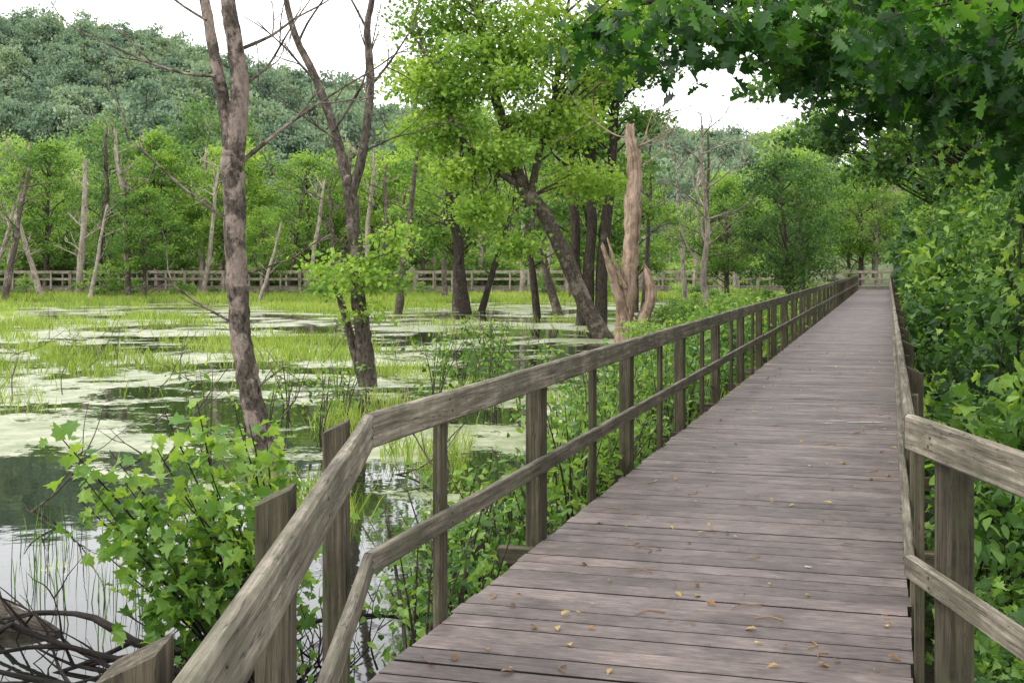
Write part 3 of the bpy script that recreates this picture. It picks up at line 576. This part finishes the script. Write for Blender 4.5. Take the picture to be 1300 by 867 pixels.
# ---------------------------------------------------------------- right thicket made of separate bushes
def bushes(name,n,ya,yb,dmax,top,size,per,mat,kind='simple',rs=(.3,.6),pw=1.):
    mb=MB()
    for k in range(n):
        y=ya+(yb-ya)*rng.uniform()**pw;r=rng.uniform(*rs)
        d=r*.75+.16+rng.uniform(0,1)**1.2*dmax
        x=(1.62 if y<5 else TH*y+RA)+d;g=float(terr(np.array(x),np.array(y)))
        zt=top(d);z=g+rng.uniform(.05,1)*max(.15,zt-g)
        if z<1.3: x=max(x,(1.62 if y<5 else TH*y+RA)+r*.8+.16)
        s_=size if not callable(size) else size(y)
        C=crown(mb,[(x,y,z,r,r*1.1,r*rng.uniform(.5,.9),int(30*(r/.45)**1.3))],s_*rng.uniform(.7,1.5),per,s_*3.2,kind,0,.9,vb=rng.normal(.0,.18),droop=.3,lim=rlim)
        b0=np.array([x+rng.normal(.1,.1),y+rng.normal(0,.1),g-.05])
        for q in range(4):
            p=C[rng.integers(len(C))]
            if p[0]<rlim(p[1])+.1: continue
            tube(mb,[b0,(b0+p)/2+rng.normal(0,.07,3),p],[.014,.010,.004],4,3,.1,1)
    return mb.obj(name,[mat,M_barkd])
bushes("shrub_thicket",62,6.3,14,2.2,lambda d:-.3+2.3*min(d,1.25),lambda y:.048+.004*y,14,M_shrub,rs=(.22,.45))
bushes("shrub_thicket",22,6.3,16,1.8,lambda d:-.2+2.0*min(d,1.2),lambda y:.06+.004*y,10,M_leaf,'maple',rs=(.2,.4))
bushes("shrub_thicket",62,14,34,2.8,lambda d:.2+1.8*min(d,1.5),lambda y:.055+.0045*y,12,M_shrub,rs=(.4,.8))
bushes("shrub_thicket",20,14,34,2.2,lambda d:.2+1.8*min(d,1.5),lambda y:.055+.0045*y,12,M_leaf,rs=(.4,.8))
bushes("shrub_thicket",56,34,86,3.5,lambda d:.6+1.2*min(d,2),lambda y:.06+.0035*y,13,M_leafd,rs=(.7,1.3))
bushes("ground_plants",46,2.8,8,.9,lambda d:-.3+.45*d,.062,12,M_shrub,'maple',rs=(.16,.28))
bushes("ground_plants",30,3.2,9,.9,lambda d:-.3+.35*d,.045,14,M_leaf,'simple',rs=(.14,.26))
# ---------------------------------------------------------------- left bank shrubs
def stems(name,pts,hf,size,kind,mat,nl=26,spread=.28,lean=.25,mats=M_bark,vb=0.):
    mb=MB();Cs=[];va=[]
    for (x,y) in pts:
        g=max(float(terr(np.array(x),np.array(y))),-.95);h=hf(y)*rng.uniform(.55,1.1)
        for s_ in range(rng.integers(2,5)):
            dx,dy=rng.normal(0,lean,2)*h
            p0=np.array([x,y,g-.05]);p2=p0+np.array([dx,dy,h+max(0,-.6-g)]);p1=(p0+p2)/2+np.array([-dx*.15,-dy*.15,h*.08])
            P=tube(mb,[p0,p1,p2],[.012,.009,.003],5,5,.1,1)
            cv=rng.normal(.5+vb,.17)
            for q in range(nl):
                f=rng.uniform(.25,1)**.8;p=P[int(f*(len(P)-1))]+rng.normal(0,spread*.45,3)*np.array([1,1,.7])
                Cs.append(p);va.append(np.clip(cv+rng.normal(0,.15),0,1))
    Cs=np.array(Cs);va=np.array(va)
    lim=TH*Cs[:,1]+LA-.12
    bad=(Cs[:,0]>lim)&(Cs[:,1]>5);Cs[bad,0]=lim[bad]-np.abs(rng.normal(0,.08,bad.sum()))
    leaves(mb,Cs,size,va,kind,.6,0,.3)
    return mb.obj(name,[mat,mats])
def leftpts(n,ya,yb,da,db):
    out=[]
    for k in range(n):
        y=rng.uniform(ya,yb);out.append((TH*y+LA-rng.uniform(da,db),y))
    return out
stems("waterside_shrubs",leftpts(26,6.0,9.5,.25,.9),lambda y:.75+.02*y,.065,'simple',M_shrub,34,.22,vb=.1)
stems("waterside_shrubs",leftpts(52,9,16,.25,1.3),lambda y:1.0+.02*y,.08,'simple',M_leaf,38,.26)
stems("waterside_shrubs",leftpts(50,15,26,.3,2.0),lambda y:1.15,.11,'simple',M_shrub,36,.33,vb=.1)
stems("waterside_shrubs",leftpts(50,25,42,.5,3.5),lambda y:1.3,.15,'simple',M_leaf,36,.42)
stems("waterside_shrubs",[(rng.uniform(-1.3,.9),rng.uniform(18,24)) for k in range(12)],lambda y:1.3,.10,'simple',M_leaf,30,.3)
stems("waterside_shrubs",[(rng.uniform(-4.3,-2.3),rng.uniform(15,22)) for k in range(10)],lambda y:1.1,.09,'simple',M_leaf,16,.3)
# ---- sapling in front left
t=empty("maple_sapling");mb=MB();Cs=[];va=[]
b0=np.array([-1.45,7.1,-.9])
tips=[(-2.55,7.0,.75),(-2.3,7.2,.6),(-2.15,7.0,.45),(-1.9,6.9,.85),(-1.75,7.1,.62),(-1.6,7.3,.8),(-1.45,7.1,.55),(-1.95,6.8,.25),(-2.2,6.9,.05),(-1.65,6.9,.2),(-1.85,7.2,0),(-2.05,6.7,-.2),(-1.6,6.9,-.15),(-1.35,7.3,.2),(-2.45,7.1,.35),(-1.5,6.8,.38),(-2.0,7.1,.62),(-1.75,6.8,.42),(-1.85,6.7,.1),(-1.45,6.8,0),(-2.35,6.9,.5),(-1.7,6.7,-.05),(-1.6,6.7,.55),(-2.1,6.8,.2),(-1.4,6.9,.3),
 (-1.75,7.0,.9),(-1.5,7.2,.75),(-1.9,7.1,.35),(-1.35,7.0,.45),(-1.7,7.2,.3),(-1.95,6.9,-.05),(-1.5,7.0,-.3),(-1.3,6.9,.1),(-2.25,7.0,.25),(-1.4,7.2,.65)]
for (x,y,z) in tips:
    p=np.array([x,y,z]);m_=(b0*.45+p*.55)+np.array([.12,0,-.05])+rng.normal(0,.04,3)
    P=tube(mb,[b0,m_,p],[.012,.008,.003],6,8,.08,1)
    for q in range(44):
        f=rng.uniform(.45,1)**.75;c=P[int(f*(len(P)-1))]+rng.normal(0,.095,3)*np.array([1,1,.75]);Cs.append(c);va.append(np.clip(.6+.25*z+rng.normal(0,.18),0,1))
leaves(mb,np.array(Cs),.095,np.array(va),'maple',.75,0,.4)
mb.obj("stems_and_leaves",[M_leaf,M_wet],t)
mb=MB();tube(mb,[(-4.4,8.9,-.66),(-3.5,8.35,-.64),(-2.9,8.05,-.72)],[.13,.12,.05],10,5,.12);mb.obj("floating_log",[M_bark])
mb=MB()
for (p,d,L,r) in [((-1.55,6.9,-.66),(-1,-.1,.22),1.2,.03),((-1.6,7.3,-.6),(-.9,.4,.1),1.5,.025),((-1.5,6.7,-.68),(-.8,-.5,.1),.9,.022),((-1.75,6.9,-.5),(-.8,0,-.2),.9,.02),((-1.3,6.8,-.55),(-.5,0,.7),.6,.025),((-1.5,7.2,-.6),(.6,.3,.3),.7,.025),((-1.6,6.6,-.62),(-1,.1,-.02),1.3,.02),((-1.9,7.4,-.66),(-1,.1,.03),1.4,.035),((-2.2,6.9,-.66),(-.9,-.2,.02),.9,.028)]:
    twigs(mb,p,d,L,r,2,0,.5,.0,3)
for k in range(80):
    a=rng.uniform(0,6.28);twigs(mb,(-1.4+rng.normal(0,.25),6.9+rng.normal(0,.3),-.68),(math.cos(a),math.sin(a),.5),.4,.008,1,0,.6,.2,2)
mb.obj("dead_branches",[M_wet])
mb=MB()
for k in range(48):
    y=rng.uniform(10,45);x=y*rng.uniform(-.4,.02);a=rng.uniform(0,3.14)
    twigs(mb,(x,y,WZ-.03),(math.cos(a),math.sin(a)*.4,rng.uniform(.05,.6)),rng.uniform(.4,1.4),.014,1,0,.5,.15,2)
mb.obj("drifting_branches",[M_bark])
# ---------------------------------------------------------------- marsh grass
def blades(name,x,y,z,h,w,mat,lean=.25):
    N=len(x);mb=MB();a=rng.uniform(0,6.28,N);u=np.stack([np.cos(a),np.sin(a),0*a],-1)
    L=np.stack([rng.normal(0,lean,N)*h,rng.normal(0,lean,N)*h,h],-1);B=np.stack([x,y,z],-1)
    w=np.broadcast_to(w,(N,))[:,None]
    V=np.stack([B-u*w,B+u*w,B+L*.55+u*w*.7,B+L*np.array([1.25,1.25,1])+0*u,B+L*.55-u*w*.7],1)
    mb.add(V.reshape(-1,3),np.arange(N*5).reshape(N,5),np.clip(rng.normal(.5,.2,N)+.2*wn(x*.3,y*.3),0,1));return mb.obj(name,[mat])
N=170000
y=rng.uniform(20,84,N);x=y*rng.uniform(-.43,.06,N)
dn=(wn(x*.33+3,y*.25,1.)+.5*wn(x*1.3,y*1.1)+.35*wn(x*3.7+1,y*3.1)+.35*sst(60,80,y)-.35*sst(-.12,.05,x/y))
m1=dn+rng.normal(0,.2,N)>.56
x,y=x[m1],y[m1]
blades("marsh_grass",x,y,np.full(len(x),WZ-.03),rng.uniform(.10,.42,len(x)),.004+.00022*y,M_grass)
N=30000
x=rng.uniform(-40,22,N);y=81+rng.uniform(0,1,N)**1.2*7+1.5*wn(x*.3,x*.1)
blades("shore_grass",x,y,np.maximum(terr(x,y),-.72),rng.uniform(.2,.55,N),.03,M_grass)
N=22000
y=rng.uniform(16,80,N);x=TH*y+LA-rng.uniform(.2,1,N)*(shore_s(y)+1.5)
blades("bank_grass",x,y,np.maximum(terr(x,y),-.72),rng.uniform(.25,.6,N),.006+.0003*y,M_grass)
RC=[(-3.05,8.9,14),(-3.5,9.6,20),(-2.75,9.2,16),(-3.9,10.6,30),(-2.6,8.0,10),(-2.2,9.9,26)]
x=np.concatenate([rng.normal(cx,.14,n_) for cx,cy,n_ in RC]);y=np.concatenate([rng.normal(cy,.35,n_) for cx,cy,n_ in RC])
blades("reeds",x,y,np.full(len(x),WZ-.03),rng.uniform(.2,.5,len(x)),.0045,M_shrub,.08)
N=5000
y=rng.uniform(11.5,24,N);x=rng.uniform(-1,0,N)*2.6+y*.03-1.0
m1=(wn(x*1.5+1,y*1.1)+.3*wn(x*5,y*4))>.25;x,y=x[m1],y[m1]
blades("marsh_grass",x,y,np.full(len(x),WZ-.03),rng.uniform(.15,.4,len(x)),.007,M_grass)
# ---------------------------------------------------------------- light, world, camera
w=bpy.data.worlds.new("World");scene.world=w;w.use_nodes=True;nt=w.node_tree;nd=nt.nodes;lk=nt.links
bg=nd["Background"];sky=nd.new("ShaderNodeTexSky");sky.sky_type='NISHITA';sky.sun_disc=False
el=math.radians(52);az=math.radians(250)
sky.sun_elevation=el;sky.sun_rotation=az;sky.dust_density=4;sky.air_density=1
hs=nd.new("ShaderNodeHueSaturation");hs.inputs["Saturation"].default_value=.3;lk.new(sky.outputs[0],hs.inputs["Color"])
mx=nd.new("ShaderNodeMix");mx.data_type='RGBA';mx.inputs[0].default_value=.7;lk.new(hs.outputs[0],mx.inputs[6]);mx.inputs[7].default_value=(19.5,19.6,20.,1)
lk.new(mx.outputs[2],bg.inputs[0]);bg.inputs[1].default_value=.15
sd=bpy.data.lights.new("sun",'SUN');sd.energy=1.5;sd.angle=math.radians(14);sd.color=(1,.96,.88)
so=bpy.data.objects.new("sun",sd);COL.objects.link(so)
dv=Vector((math.sin(az)*math.cos(el),math.cos(az)*math.cos(el),math.sin(el)));so.rotation_euler=(dv).to_track_quat('Z','Y').to_euler()
cd=bpy.data.cameras.new("camera");cam=bpy.data.objects.new("camera",cd);COL.objects.link(cam);scene.camera=cam
cam.location=(0,0,1.65);cam.rotation_euler=(math.radians(90),0,0);cd.sensor_width=36;cd.lens=36*1600/1300;cd.shift_y=-.0735;cd.clip_end=3000;cd.clip_start=.05
scene.view_settings.view_transform='Standard';scene.view_settings.look='None';scene.view_settings.exposure=0
